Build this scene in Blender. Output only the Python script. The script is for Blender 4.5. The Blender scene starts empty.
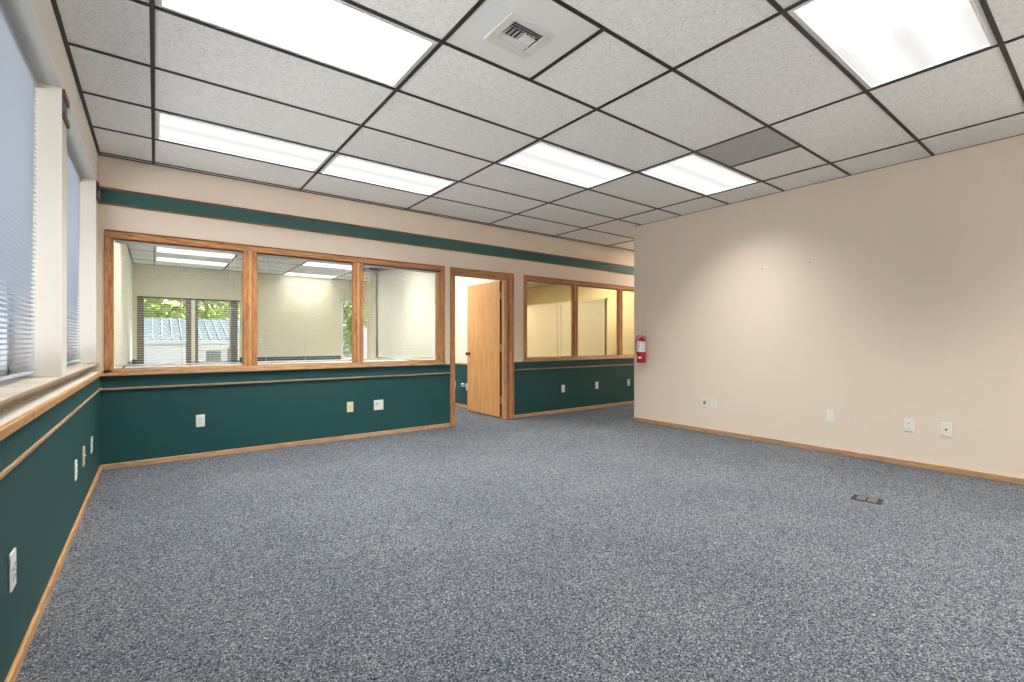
import bpy, math, random
from mathutils import Vector, Matrix
random.seed(7)
S = bpy.context.scene
C = bpy.context.collection
# ---------------------------------------------------------------- camera
HC = 1.117; YAW = 0.6504; F = 469.0
cam_d = bpy.data.cameras.new('camera'); cam = bpy.data.objects.new('camera', cam_d); C.objects.link(cam)
cam.location = (0, 0, HC); cam.rotation_euler = (math.pi/2, 0, -YAW)
cam_d.sensor_width = 36; cam_d.lens = F/1024*36; cam_d.clip_start = .02; cam_d.clip_end = 300
S.camera = cam
# ---------------------------------------------------------------- world, exposure
w = bpy.data.worlds.new('sky'); S.world = w; w.use_nodes = True
wn = w.node_tree.nodes; wl = w.node_tree.links; wn.clear()
wo = wn.new('ShaderNodeOutputWorld'); bg = wn.new('ShaderNodeBackground')
tc = wn.new('ShaderNodeTexCoord'); sx = wn.new('ShaderNodeSeparateXYZ'); rp = wn.new('ShaderNodeValToRGB')
rp.color_ramp.elements[0].position = .42; rp.color_ramp.elements[0].color = (.74, .78, .80, 1)
rp.color_ramp.elements[1].position = .75; rp.color_ramp.elements[1].color = (.62, .76, 1, 1)
mp = wn.new('ShaderNodeMath'); mp.operation = 'MULTIPLY_ADD'; mp.inputs[1].default_value = .5; mp.inputs[2].default_value = .5
wl.new(tc.outputs['Generated'], sx.inputs[0]); wl.new(sx.outputs[2], mp.inputs[0]); wl.new(mp.outputs[0], rp.inputs[0])
wl.new(rp.outputs[0], bg.inputs[0]); wl.new(bg.outputs[0], wo.inputs[0])
SKY = .5; LAMP = 11.0
bg.inputs[1].default_value = SKY
S.view_settings.view_transform = 'Standard'; S.view_settings.look = 'None'
S.view_settings.gamma = 1; S.view_settings.use_curve_mapping = False
S.view_settings.exposure = 1.5
# a hazy sun outdoors, behind the building so that none enters the rooms directly
sun_d = bpy.data.lights.new('sun', 'SUN'); sun_d.energy = 22; sun_d.angle = .1; sun_d.color = (1, .95, .86)
sun = bpy.data.objects.new('sun', sun_d); C.objects.link(sun); sun.rotation_euler = (math.radians(-38), 0, math.radians(-35))

# ---------------------------------------------------------------- materials
def lin(r, g, b):
    f = lambda c: (c/255/12.92) if c/255 <= .04045 else ((c/255+.055)/1.055)**2.4
    return (f(r), f(g), f(b), 1)
MATS = {}
def newmat(name, col, rough=.6, metal=0, spec=.5):
    m = bpy.data.materials.new(name); m.use_nodes = True
    b = m.node_tree.nodes['Principled BSDF']
    b.inputs['Base Color'].default_value = col; b.inputs['Roughness'].default_value = rough
    b.inputs['Metallic'].default_value = metal; b.inputs['Specular IOR Level'].default_value = spec
    MATS[name] = m; m.diffuse_color = col
    return m
def nodes(m): return m.node_tree.nodes, m.node_tree.links, m.node_tree.nodes['Principled BSDF']
def mix_noise(m, c1, c2, scale, detail=3, lo=.35, hi=.65, stretch=(1, 1, 1), bump=0, rough2=.5, dist=.0):
    n, l, b = nodes(m)
    t = n.new('ShaderNodeTexCoord'); mp = n.new('ShaderNodeMapping'); mp.inputs['Scale'].default_value = stretch
    z = n.new('ShaderNodeTexNoise'); z.inputs['Scale'].default_value = scale; z.inputs['Detail'].default_value = detail
    z.inputs['Roughness'].default_value = rough2; z.inputs['Distortion'].default_value = dist
    r = n.new('ShaderNodeValToRGB'); r.color_ramp.elements[0].position = lo; r.color_ramp.elements[1].position = hi
    r.color_ramp.elements[0].color = c1; r.color_ramp.elements[1].color = c2
    l.new(t.outputs['Object'], mp.inputs[0]); l.new(mp.outputs[0], z.inputs['Vector']); l.new(z.outputs['Fac'], r.inputs[0])
    l.new(r.outputs[0], b.inputs['Base Color'])
    if bump:
        bp = n.new('ShaderNodeBump'); bp.inputs['Strength'].default_value = bump; bp.inputs['Distance'].default_value = .002
        l.new(z.outputs['Fac'], bp.inputs['Height']); l.new(bp.outputs[0], b.inputs['Normal'])
    return m
def bumpy(m, scale, strength, dist=.001):
    n, l, b = nodes(m)
    t = n.new('ShaderNodeTexCoord'); z = n.new('ShaderNodeTexNoise'); z.inputs['Scale'].default_value = scale
    bp = n.new('ShaderNodeBump'); bp.inputs['Strength'].default_value = strength; bp.inputs['Distance'].default_value = dist
    l.new(t.outputs['Object'], z.inputs['Vector']); l.new(z.outputs['Fac'], bp.inputs['Height']); l.new(bp.outputs[0], b.inputs['Normal'])
    return m
cream = bumpy(newmat('cream_paint', (.83, .705, .575, 1), .55), 260, .12)
office_paint = bumpy(newmat('office_cream_paint', (.80, .77, .62, 1), .55), 260, .10)
cream_white = bumpy(newmat('off_white_paint', (.83, .78, .70, 1), .55), 260, .10)
cream_yellow = bumpy(newmat('pale_yellow_paint', (.72, .63, .42, 1), .6), 260, .10)
teal = bumpy(newmat('teal_paint', (.014, .074, .077, 1), .55, 0, .35), 240, .12)
stripe_teal = newmat('teal_band_paint', (.030, .105, .100, 1), .5)
def wood(name, c1, c2, stretch, rough=.38):
    m = newmat(name, c2, rough)
    return mix_noise(m, c1, c2, 6, 8, .36, .62, stretch, .05, .65, .6)
OAK1 = lin(150, 92, 50); OAK2 = lin(206, 150, 98)
oak_x = wood('oak_grain_along_x', OAK1, OAK2, (1.2, 14, 14))
oak_y = wood('oak_grain_along_y', OAK1, OAK2, (14, 1.2, 14))
oak_z = wood('oak_grain_upright', OAK1, OAK2, (14, 14, 1.2))
oak_pale_x = wood('pale_oak_along_x', lin(166, 126, 88), lin(206, 168, 128), (1.2, 14, 14))
oak_pale_y = wood('pale_oak_along_y', lin(180, 130, 80), lin(214, 168, 114), (14, 1.2, 14))
oak_dark = newmat('dark_oak_edge', lin(104, 60, 32), .5)
rail_x = wood('rail_oak_along_x', lin(132, 108, 84), lin(168, 144, 116), (1.2, 14, 14))
rail_y = wood('rail_oak_along_y', lin(150, 122, 90), lin(192, 162, 124), (14, 1.2, 14))
band_trim = wood('band_trim_wood', lin(104, 74, 50), lin(140, 106, 76), (1.2, 14, 14))
birch = wood('birch_veneer', lin(206, 148, 88), lin(226, 172, 112), (5, 5, .45), .42)
jamb_w = wood('jamb_wood', lin(178, 122, 84), lin(214, 162, 120), (14, 14, 1.2))
ledge_m = mix_noise(newmat('ledge_laminate', (.7, .66, .6, 1), .5), (.74, .70, .63, 1), (.84, .80, .74, 1), 3, 3)
sill_m = mix_noise(newmat('sill_laminate', (.5, .42, .33, 1), .55), (.50, .42, .33, 1), (.60, .53, .44, 1), 5, 4)
sill_edge = newmat('sill_edge_tan', (.42, .31, .20, 1), .6)
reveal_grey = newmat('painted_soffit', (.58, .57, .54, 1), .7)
tgrid = newmat('dark_bronze_grid', (.030, .022, .016, 1), .5)
white_pl = newmat('white_plastic', (.78, .80, .78, 1), .35)
ivory_pl = newmat('ivory_plastic', (.74, .66, .48, 1), .4)
cream_pl = newmat('cream_plastic', (.86, .82, .74, 1), .4)
grey_pl = newmat('grey_plastic', (.42, .41, .38, 1), .45)
slot_m = newmat('dark_slot', (.05, .05, .045, 1), .6)
steel = newmat('brushed_steel', (.55, .54, .52, 1), .35, .9)
bronze = newmat('dark_bronze', (.07, .05, .04, 1), .35, .8)
hinge_m = newmat('brass_hinge', (.62, .42, .27, 1), .4, .5)
blind_m = newmat('white_blind_slat', (.80, .81, .82, 1), .45)
blind_blue = newmat('pale_blue_blind_slat', (.47, .52, .60, 1), .45)
cord_m = newmat('blind_cord', (.78, .77, .72, 1), .7)
wand_m = newmat('clear_wand', (.75, .77, .72, 1), .2)
red = newmat('red_enamel', (.52, .012, .018, 1), .22)
black = newmat('black_rubber', (.02, .02, .02, 1), .45)
paper = newmat('label_paper', (.78, .77, .74, 1), .5)
ink = newmat('label_ink', (.30, .28, .28, 1), .6)
white_metal = newmat('white_enamel', (.74, .74, .72, 1), .4)
vent_w = newmat('vent_enamel', (.70, .70, .67, 1), .4)
vent_dark = newmat('vent_interior', (.035, .033, .03, 1), .7)
smooth_tile = newmat('smooth_white_panel', (.80, .80, .79, 1), .7)
alum = newmat('dark_window_frame', (.115, .10, .065, 1), .45)
alum_w = newmat('white_window_frame', (.78, .80, .82, 1), .4)
hole_m = newmat('nail_hole', (.12, .10, .08, 1), .8)
floorbox_m = newmat('brown_floor_lid', (.040, .032, .030, 1), .8, 0, .1); flap_m = newmat('worn_floor_flap', (.13, .12, .12, 1), .9, 0, .1)
oak_soft_y = wood('soft_oak_along_y', lin(164, 122, 86), lin(200, 160, 122), (14, 1.2, 14))

def tile_mat(name, base, speck, dens=.055):
    m = newmat(name, base, .9, 0, .1); n, l, b = nodes(m)
    t = n.new('ShaderNodeTexCoord')
    v = n.new('ShaderNodeTexVoronoi'); v.inputs['Scale'].default_value = 95
    z = n.new('ShaderNodeTexNoise'); z.inputs['Scale'].default_value = 60; z.inputs['Detail'].default_value = 4
    z2 = n.new('ShaderNodeTexNoise'); z2.inputs['Scale'].default_value = 2.2; z2.inputs['Detail'].default_value = 2
    l.new(t.outputs['Object'], v.inputs['Vector']); l.new(t.outputs['Object'], z.inputs['Vector']); l.new(t.outputs['Object'], z2.inputs['Vector'])
    sep = n.new('ShaderNodeSeparateColor'); l.new(v.outputs['Color'], sep.inputs[0])
    # pin holes: small discs at the centre of a random share of the cells
    lt = n.new('ShaderNodeMath'); lt.operation = 'LESS_THAN'; l.new(v.outputs['Distance'], lt.inputs[0]); lt.inputs[1].default_value = .30
    gt = n.new('ShaderNodeMath'); gt.operation = 'GREATER_THAN'; l.new(sep.outputs[0], gt.inputs[0]); gt.inputs[1].default_value = .80
    mu = n.new('ShaderNodeMath'); mu.operation = 'MULTIPLY'; l.new(lt.outputs[0], mu.inputs[0]); l.new(gt.outputs[0], mu.inputs[1])
    mu2 = n.new('ShaderNodeMath'); mu2.operation = 'MULTIPLY'; l.new(mu.outputs[0], mu2.inputs[0]); mu2.inputs[1].default_value = .75
    r = n.new('ShaderNodeValToRGB'); r.color_ramp.elements[0].position = .35; r.color_ramp.elements[1].position = .6
    r.color_ramp.elements[0].color = tuple(c*.90 for c in base[:3])+(1,); r.color_ramp.elements[1].color = base
    l.new(z.outputs['Fac'], r.inputs[0])
    mx = n.new('ShaderNodeMix'); mx.data_type = 'RGBA'; l.new(mu2.outputs[0], mx.inputs['Factor'])
    l.new(r.outputs[0], mx.inputs['A']); mx.inputs['B'].default_value = speck
    l.new(mx.outputs['Result'], b.inputs['Base Color'])
    return m
tile = tile_mat('mineral_fibre_tile', (.92, .915, .90, 1), (.50, .47, .43, 1))
tile_grey = tile_mat('greyed_mineral_tile', (.50, .495, .48, 1), (.30, .29, .27, 1))

def carpet_mat():
    m = newmat('blue_grey_loop_carpet', (.2, .22, .24, 1), .95, 0, .05); n, l, b = nodes(m)
    t = n.new('ShaderNodeTexCoord')
    v = n.new('ShaderNodeTexVoronoi'); v.inputs['Scale'].default_value = 205
    l.new(t.outputs['Object'], v.inputs['Vector'])
    sep = n.new('ShaderNodeSeparateColor'); l.new(v.outputs['Color'], sep.inputs[0])
    r = n.new('ShaderNodeValToRGB'); cr = r.color_ramp; cr.interpolation = 'CONSTANT'
    cr.elements[0].position = 0; cr.elements[0].color = (.030, .035, .046, 1)
    cols = [(.14, (.068, .077, .094, 1)), (.36, (.112, .126, .146, 1)), (.62, (.168, .184, .200, 1)), (.84, (.26, .272, .282, 1)), (.96, (.38, .38, .37, 1))]
    cr.elements[1].position = cols[0][0]; cr.elements[1].color = cols[0][1]
    for p, c in cols[1:]:
        e = cr.elements.new(p); e.color = c
    l.new(sep.outputs[0], r.inputs[0])
    z = n.new('ShaderNodeTexNoise'); z.inputs['Scale'].default_value = 1.3; z.inputs['Detail'].default_value = 5
    l.new(t.outputs['Object'], z.inputs['Vector'])
    r2 = n.new('ShaderNodeValToRGB'); r2.color_ramp.elements[0].position = .3; r2.color_ramp.elements[1].position = .7
    r2.color_ramp.elements[0].color = (.86, .86, .88, 1); r2.color_ramp.elements[1].color = (1.06, 1.05, 1.03, 1)
    l.new(z.outputs['Fac'], r2.inputs[0])
    mx = n.new('ShaderNodeMix'); mx.data_type = 'RGBA'; mx.blend_type = 'MULTIPLY'; mx.inputs['Factor'].default_value = 1
    l.new(r.outputs[0], mx.inputs['A']); l.new(r2.outputs[0], mx.inputs['B']); l.new(mx.outputs['Result'], b.inputs['Base Color'])
    bp = n.new('ShaderNodeBump'); bp.inputs['Strength'].default_value = .5; bp.inputs['Distance'].default_value = .003; bp.invert = True
    l.new(v.outputs['Distance'], bp.inputs['Height']); l.new(bp.outputs[0], b.inputs['Normal'])
    return m
carpet = carpet_mat()

def glass_mat(name, ior=1.5, tint=(1, 1, 1, 1)):
    m = bpy.data.materials.new(name); m.use_nodes = True; n = m.node_tree.nodes; l = m.node_tree.links; n.clear()
    o = n.new('ShaderNodeOutputMaterial'); g = n.new('ShaderNodeBsdfGlossy'); g.inputs['Roughness'].default_value = 0
    t = n.new('ShaderNodeBsdfTransparent'); t.inputs[0].default_value = tint
    fr = n.new('ShaderNodeFresnel'); fr.inputs[0].default_value = ior; mx = n.new('ShaderNodeMixShader')
    geo = n.new('ShaderNodeNewGeometry')
    # both faces of the pane reflect as seen from the air side
    sc = n.new('ShaderNodeVectorMath'); sc.operation = 'SCALE'
    k = n.new('ShaderNodeMath'); k.operation = 'MULTIPLY_ADD'; k.inputs[1].default_value = -2; k.inputs[2].default_value = 1
    l.new(geo.outputs['Backfacing'], k.inputs[0])
    iorn = n.new('ShaderNodeMix'); iorn.data_type = 'FLOAT'; l.new(geo.outputs['Backfacing'], iorn.inputs['Factor'])
    iorn.inputs['A'].default_value = ior; iorn.inputs['B'].default_value = 1/ior
    l.new(iorn.outputs['Result'], fr.inputs[0])
    l.new(fr.outputs[0], mx.inputs[0]); l.new(t.outputs[0], mx.inputs[1]); l.new(g.outputs[0], mx.inputs[2]); l.new(mx.outputs[0], o.inputs[0])
    return m
glass = glass_mat('window_glass', 1.45, (.98, .985, .985, 1))
glass_c = glass_mat('warm_light_window_glass', 1.45, (.95, .93, .86, 1))  # slight warm tint stands in for yellow light from the room beyond

def lamp_mat(name, strength, color=(1, .985, .95, 1), wide=.036):
    """prismatic troffer lens: two tubes show as brighter bands and most light leaves downward"""
    m = bpy.data.materials.new(name); m.use_nodes = True; n = m.node_tree.nodes; l = m.node_tree.links; n.clear()
    o = n.new('ShaderNodeOutputMaterial'); e = n.new('ShaderNodeEmission'); e.inputs[0].default_value = color
    t = n.new('ShaderNodeTexCoord'); s = n.new('ShaderNodeSeparateXYZ'); l.new(t.outputs['Object'], s.inputs[0])
    ab = n.new('ShaderNodeMath'); ab.operation = 'ABSOLUTE'; l.new(s.outputs[1], ab.inputs[0])
    su = n.new('ShaderNodeMath'); su.operation = 'SUBTRACT'; l.new(ab.outputs[0], su.inputs[0]); su.inputs[1].default_value = .13
    ab2 = n.new('ShaderNodeMath'); ab2.operation = 'ABSOLUTE'; l.new(su.outputs[0], ab2.inputs[0])
    r = n.new('ShaderNodeMapRange'); r.interpolation_type = 'SMOOTHSTEP'
    r.inputs[1].default_value = .02; r.inputs[2].default_value = .13; r.inputs[3].default_value = 1.0; r.inputs[4].default_value = .80
    l.new(ab2.outputs[0], r.inputs[0])
    geo = n.new('ShaderNodeNewGeometry'); dt = n.new('ShaderNodeVectorMath'); dt.operation = 'DOT_PRODUCT'
    l.new(geo.outputs['Normal'], dt.inputs[0]); l.new(geo.outputs['Incoming'], dt.inputs[1])
    ca = n.new('ShaderNodeMath'); ca.operation = 'ABSOLUTE'; l.new(dt.outputs['Value'], ca.inputs[0])
    r3 = n.new('ShaderNodeMapRange'); r3.interpolation_type = 'SMOOTHSTEP'
    r3.inputs[1].default_value = .44; r3.inputs[2].default_value = .95; r3.inputs[3].default_value = wide; r3.inputs[4].default_value = 1.0
    l.new(ca.outputs[0], r3.inputs[0])
    mu = n.new('ShaderNodeMath'); mu.operation = 'MULTIPLY'; l.new(r.outputs[0], mu.inputs[0]); l.new(r3.outputs[0], mu.inputs[1])
    m2 = n.new('ShaderNodeMath'); m2.operation = 'MULTIPLY'; l.new(mu.outputs[0], m2.inputs[0]); m2.inputs[1].default_value = strength
    l.new(m2.outputs[0], e.inputs[1]); l.new(e.outputs[0], o.inputs[0])
    return m
lens = lamp_mat('prismatic_lens', LAMP)
lens_b = lamp_mat('prismatic_lens_next_room', LAMP*.42, wide=.22)
lens_bw = lamp_mat('prismatic_lens_added_wide', LAMP*1.3, wide=.45)
lens_dim = lamp_mat('prismatic_lens_added_warm', LAMP*1.1, (1, .90, .66, 1), .85)

# ---------------------------------------------------------------- mesh builder
class MB:
    def __init__(s): s.v = []; s.f = []; s.m = []; s.sm = []; s.mats = []
    def mi(s, m):
        if m not in s.mats: s.mats.append(m)
        return s.mats.index(m)
    def face(s, pts, m, smooth=False):
        k = len(s.v); s.v += [tuple(p) for p in pts]; s.f.append(tuple(range(k, k+len(pts)))); s.m.append(s.mi(m)); s.sm.append(smooth)
    def box(s, a, b, m, bev=0, M=None):
        x0, y0, z0 = [min(a[i], b[i]) for i in range(3)]; x1, y1, z1 = [max(a[i], b[i]) for i in range(3)]
        k = len(s.v)
        if bev <= 0 or min(x1-x0, y1-y0, z1-z0) < 2.2*bev:
            P = [(x0,y0,z0),(x1,y0,z0),(x1,y1,z0),(x0,y1,z0),(x0,y0,z1),(x1,y0,z1),(x1,y1,z1),(x0,y1,z1)]
            Fs = [(0,3,2,1),(4,5,6,7),(0,1,5,4),(1,2,6,5),(2,3,7,6),(3,0,4,7)]
        else:
            P = []; idx = {}
            for ix, X in enumerate((x0, x1)):
                for iy, Y in enumerate((y0, y1)):
                    for iz, Z in enumerate((z0, z1)):
                        dx = bev*(1-2*ix); dy = bev*(1-2*iy); dz = bev*(1-2*iz)
                        for ax in range(3):
                            p = [X+dx, Y+dy, Z+dz]; p[ax] = (X, Y, Z)[ax]
                            idx[(ix,iy,iz,ax)] = len(P); P.append(tuple(p))
            Fs = []
            for ax in range(3):
                o1, o2 = [(1,2),(2,0),(0,1)][ax]
                for sd in (0, 1):
                    q = []
                    for (a1, a2) in ((0,0),(1,0),(1,1),(0,1)):
                        c = [0,0,0]; c[ax] = sd; c[o1] = a1; c[o2] = a2; q.append(idx[tuple(c)+(ax,)])
                    Fs.append(tuple(q if sd else q[::-1]))
            for ax in range(3):
                o1, o2 = [(1,2),(2,0),(0,1)][ax]
                for (a1, a2) in ((0,0),(1,0),(1,1),(0,1)):
                    q = []
                    for sd, kk in ((0,o1),(1,o1),(1,o2),(0,o2)):
                        c = [0,0,0]; c[ax] = sd; c[o1] = a1; c[o2] = a2; q.append(idx[tuple(c)+(kk,)])
                    if a1 == a2: q = q[::-1]
                    Fs.append(tuple(q))
            for ix in (0,1):
                for iy in (0,1):
                    for iz in (0,1):
                        q = [idx[(ix,iy,iz,a_)] for a_ in range(3)]
                        if (ix+iy+iz) % 2 == 0: q = q[::-1]
                        Fs.append(tuple(q))
        if M is not None: P = [tuple(M @ Vector(p)) for p in P]
        s.v += P; mi = s.mi(m)
        for f in Fs: s.f.append(tuple(k+i for i in f)); s.m.append(mi); s.sm.append(False)
        return s
    def lathe(s, prof, m, origin=(0,0,0), axis='z', n=24, smooth=True):
        k = len(s.v); mi = s.mi(m)
        for (r, h) in prof:
            for i in range(n):
                a = 2*math.pi*i/n; c, d = r*math.cos(a), r*math.sin(a)
                p = {'z': (c, d, h), 'x': (h, c, d), 'y': (d, h, c)}[axis]
                s.v.append((p[0]+origin[0], p[1]+origin[1], p[2]+origin[2]))
        for j in range(len(prof)-1):
            for i in range(n):
                i2 = (i+1) % n
                s.f.append((k+j*n+i, k+j*n+i2, k+(j+1)*n+i2, k+(j+1)*n+i)); s.m.append(mi); s.sm.append(smooth)
        s.f.append(tuple(k+i for i in range(n))[::-1]); s.m.append(mi); s.sm.append(False)
        s.f.append(tuple(k+(len(prof)-1)*n+i for i in range(n))); s.m.append(mi); s.sm.append(False)
        return s
    def tube(s, pts, r, m, n=8):
        pts = [Vector(p) for p in pts]; k = len(s.v); mi = s.mi(m); up = Vector((0,0,1))
        for i, p in enumerate(pts):
            d = (pts[min(i+1, len(pts)-1)] - pts[max(i-1, 0)]).normalized()
            u = up if abs(d.dot(up)) < .95 else Vector((1,0,0))
            a = d.cross(u).normalized(); b = d.cross(a).normalized()
            rr = r[i] if isinstance(r, (list, tuple)) else r
            for j in range(n):
                t = 2*math.pi*j/n; s.v.append(tuple(p + a*rr*math.cos(t) + b*rr*math.sin(t)))
        for i in range(len(pts)-1):
            for j in range(n):
                j2 = (j+1) % n
                s.f.append((k+i*n+j, k+(i+1)*n+j, k+(i+1)*n+j2, k+i*n+j2)); s.m.append(mi); s.sm.append(True)
        s.f.append(tuple(k+j for j in range(n))); s.m.append(mi); s.sm.append(False)
        s.f.append(tuple(k+(len(pts)-1)*n+j for j in range(n))[::-1]); s.m.append(mi); s.sm.append(False)
        return s
    def build(s, name, parent=None, loc=(0,0,0), rot=(0,0,0), shift=None):
        me = bpy.data.meshes.new(name)
        vs = s.v if shift is None else [(a-shift[0], b-shift[1], c-shift[2]) for a, b, c in s.v]
        me.from_pydata(vs, [], s.f)
        for m in s.mats: me.materials.append(m)
        me.polygons.foreach_set('material_index', s.m); me.polygons.foreach_set('use_smooth', s.sm)
        me.update()
        o = bpy.data.objects.new(name, me); C.objects.link(o)
        o.location = shift if shift is not None else loc; o.rotation_euler = rot
        if parent is not None: o.parent = parent
        return o
def thing(name, label, cat, loc=(0,0,0), rot=(0,0,0), group=None):
    o = bpy.data.objects.new(name, None); C.objects.link(o); o.empty_display_size = .05
    o.location = loc; o.rotation_euler = rot; o['label'] = label; o['category'] = cat
    if group: o['group'] = group
    return o
def struct(o, label=None):
    o['kind'] = 'structure'
    if label: o['label'] = label
    return o
def dup(root, loc, rot=None, label=None):
    r = root.copy(); C.objects.link(r); r.location = loc
    if rot is not None: r.rotation_euler = rot
    if label: r['label'] = label
    for ch in list(root.children):
        c = ch.copy(); C.objects.link(c); c.parent = r
        for g in list(ch.children):
            d = g.copy(); C.objects.link(d); d.parent = c
    return r

# ---------------------------------------------------------------- dimensions (metres; camera at the origin)
XL = -.378; XU = -.392; ZSB = .735; XR = 5.362; YC = 4.21; YB = 5.37; TW = .12; H = 2.7245; YF = -2.10; XE = 9.0
YB2 = YB+TW; RBX = 4.13; RBY = 12.45; RBJ = 10.70; RCY = 11.4; XP = 4.20
ZS = .812; ZW0 = .868; ZW1 = 2.018; ZT = 2.084
# floor and ceiling ----------------------------------------------------------------
b = MB(); b.box((-.75, YF-.2, -.12), (XE+.6, RBY+.25, 0), carpet); struct(b.build('floor'), 'speckled blue-grey loop pile carpet')
gx = [-.012, 1.226, 2.434, 3.640, 4.853, 6.07, 7.29, 8.51]
gy = [.416, 1.021, 1.631, 2.230, 2.835, 3.461, 4.080, 4.690, 5.300]
gy = [.416-.6096*k for k in (4, 3, 2, 1)] + gy
lamps = [(0, 3.461-.6096*2, 0), ]
b = MB()
# main ceiling slab of tiles (one continuous face field per tile so single tiles may differ)
def tiles(xs, ys, skip, grey, z, mb, th=.02):
    for i in range(len(xs)-1):
        for j in range(len(ys)-1):
            if (i, j) in skip: continue
            mb.box((xs[i], ys[j], z), (xs[i+1], ys[j+1], z+th), grey.get((i, j), tile))
xs = [XU-.02] + gx + [XE]
ys = [YF] + gy + [YB]
# light cells, given as (xi, yi) into xs / ys
def yi(v): return min(range(len(ys)), key=lambda k: abs(ys[k]-v))
LC = [(1, yi(2.23)), (1, yi(4.08)), (2, yi(4.08)), (3, yi(2.835)), (4, yi(2.23)), (3, yi(.416)), (1, yi(.416-.6096*3)), (4, yi(.416-.6096*2)), (3, yi(.416-.6096*4))]  # last three are unseen lights added behind the camera to brighten the room
vent_cell = (2, yi(1.631)); grey_cell = (4, yi(1.631))
skip = set(LC) | {vent_cell, grey_cell}
for j in range(len(ys)-1):
    for i in range(len(xs)-1):
        if xs[i] > 4.8 and ys[j+1] < YC-.15 : # only a narrow strip remains inside the room
            pass
LC.append((7, yi(4.69))); skip.add(LC[-1])  # unseen light added to brighten the passage
tiles(xs, ys, skip, {}, H, b)
x0, x1, y0, y1 = xs[2], xs[3], ys[vent_cell[1]], ys[vent_cell[1]+1]; xm = 1.835
VX0, VX1, VY0, VY1 = 1.415, 1.645, 1.845, 2.045
for (a, c) in (((x0, y0), (VX0, y1)), ((VX1, y0), (xm, y1)), ((VX0, y0), (VX1, VY0)), ((VX0, VY1), (VX1, y1))):
    b.box((a[0], a[1], H), (c[0], c[1], H+.02), smooth_tile)
b.box((xm, y0, H), (x1, y1, H+.02), tile)
x0, x1 = xs[4], xs[5]
b.box((x0, y0, H), (4.231, y1, H+.02), tile_grey); b.box((4.231, y0, H), (x1, y1, H+.02), tile)
ceil = struct(b.build('ceiling'), 'suspended ceiling of speckled white tiles')
g = MB(); GW = .0105; GD = .006
for x in gx:
    if x < XR: g.box((x-GW, YF, H-GD), (x+GW, YB, H+.001), tgrid)
    else: g.box((x-GW, YC, H-GD), (x+GW, YB, H+.001), tgrid)
for y in gy:
    g.box((XL, y-GW, H-GD+.0004), (XR if y < YC else XE, y+GW, H+.001), tgrid)
g.box((xm-GW, ys[vent_cell[1]], H-GD), (xm+GW, ys[vent_cell[1]+1], H+.001), tgrid)
g.box((4.231-GW, ys[vent_cell[1]], H-GD), (4.231+GW, ys[vent_cell[1]+1], H+.001), tgrid)
g.box((XL, YB-.022, H-GD), (XE, YB, H), tgrid)          # wall angle, back
g.box((XU, YF, H-GD), (XU+.020, YB, H), tgrid)          # wall angle, left
g.box((XR-.006, YF, H-.004), (XR, YC, H), tgrid)
g.build('ceiling_grid', ceil)
b = MB()
for i in (1,):
    b.box((XL-.3, YF-.2, H+.14), (XE+.3, RBY+.2, H+.2), reveal_grey)
struct(b.build('ceiling'), 'roof deck above the suspended ceiling')

# ceiling lights ---------------------------------------------------------------------
def troffer(x0, x1, y0, y1, z, label, mat, name='ceiling_light', group='ceiling lights'):
    cx, cy = (x0+x1)/2, (y0+y1)/2; hx, hy = (x1-x0)/2-.004, (y1-y0)/2-.004
    t = thing(name, label, 'ceiling light', (cx, cy, z), group=group)
    f = MB(); fw = .034
    for (a, c) in (((-hx, -hy), (hx, -hy+fw)), ((-hx, hy-fw), (hx, hy)), ((-hx, -hy+fw), (-hx+fw, hy-fw)), ((hx-fw, -hy+fw), (hx, hy-fw))):
        f.box((a[0], a[1], .0), (c[0], c[1], .012), white_metal)
    # inner lip around the lens
    lw = fw-.008
    for (a, c) in (((-hx+lw, -hy+lw), (hx-lw, -hy+fw)), ((-hx+lw, hy-fw), (hx-lw, hy-lw)), ((-hx+lw, -hy+fw), (-hx+fw, hy-fw)), ((hx-fw, -hy+fw), (hx-lw, hy-fw))):
        f.box((a[0], a[1], -.005), (c[0], c[1], .0), white_metal)
    f.box((-hx, -hy, .05), (hx, hy, .09), white_metal)
    f.box((-hx, -hy, .012), (-hx+.004, hy, .05), white_metal); f.box((hx-.004, -hy, .012), (hx, hy, .05), white_metal)
    f.build('housing', t)
    d = MB(); d.box((-hx+fw, -hy+fw, .002), (hx-fw, hy-fw, .006), mat); d.build('diffuser', t)
    return t
LL = ['long fluorescent ceiling light nearest the left windows, cut by the top of the photo',
      'ceiling light beside the back left corner of the room, above the three-pane window',
      'ceiling light joined end to end on the right of the corner light',
      'ceiling light in the middle of the ceiling, further left of two staggered lights',
      'ceiling light next to the grey ceiling tile, nearest the far end of the cream wall',
      'big bright ceiling light at the top right, nearest the cream wall']
for k, (i, j) in enumerate(LC):
    lab = LL[k] if k < 6 else ['unseen ceiling light added behind the camera, window side', 'unseen ceiling light added to brighten the near end of the cream wall', 'unseen ceiling light added behind the camera, cream wall side', 'unseen ceiling light added to brighten the passage behind the cream wall'][k-6]
    troffer(xs[i], xs[i+1], ys[j], ys[j+1], H, lab, lens if k < 9 else lens_bw)

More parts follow.
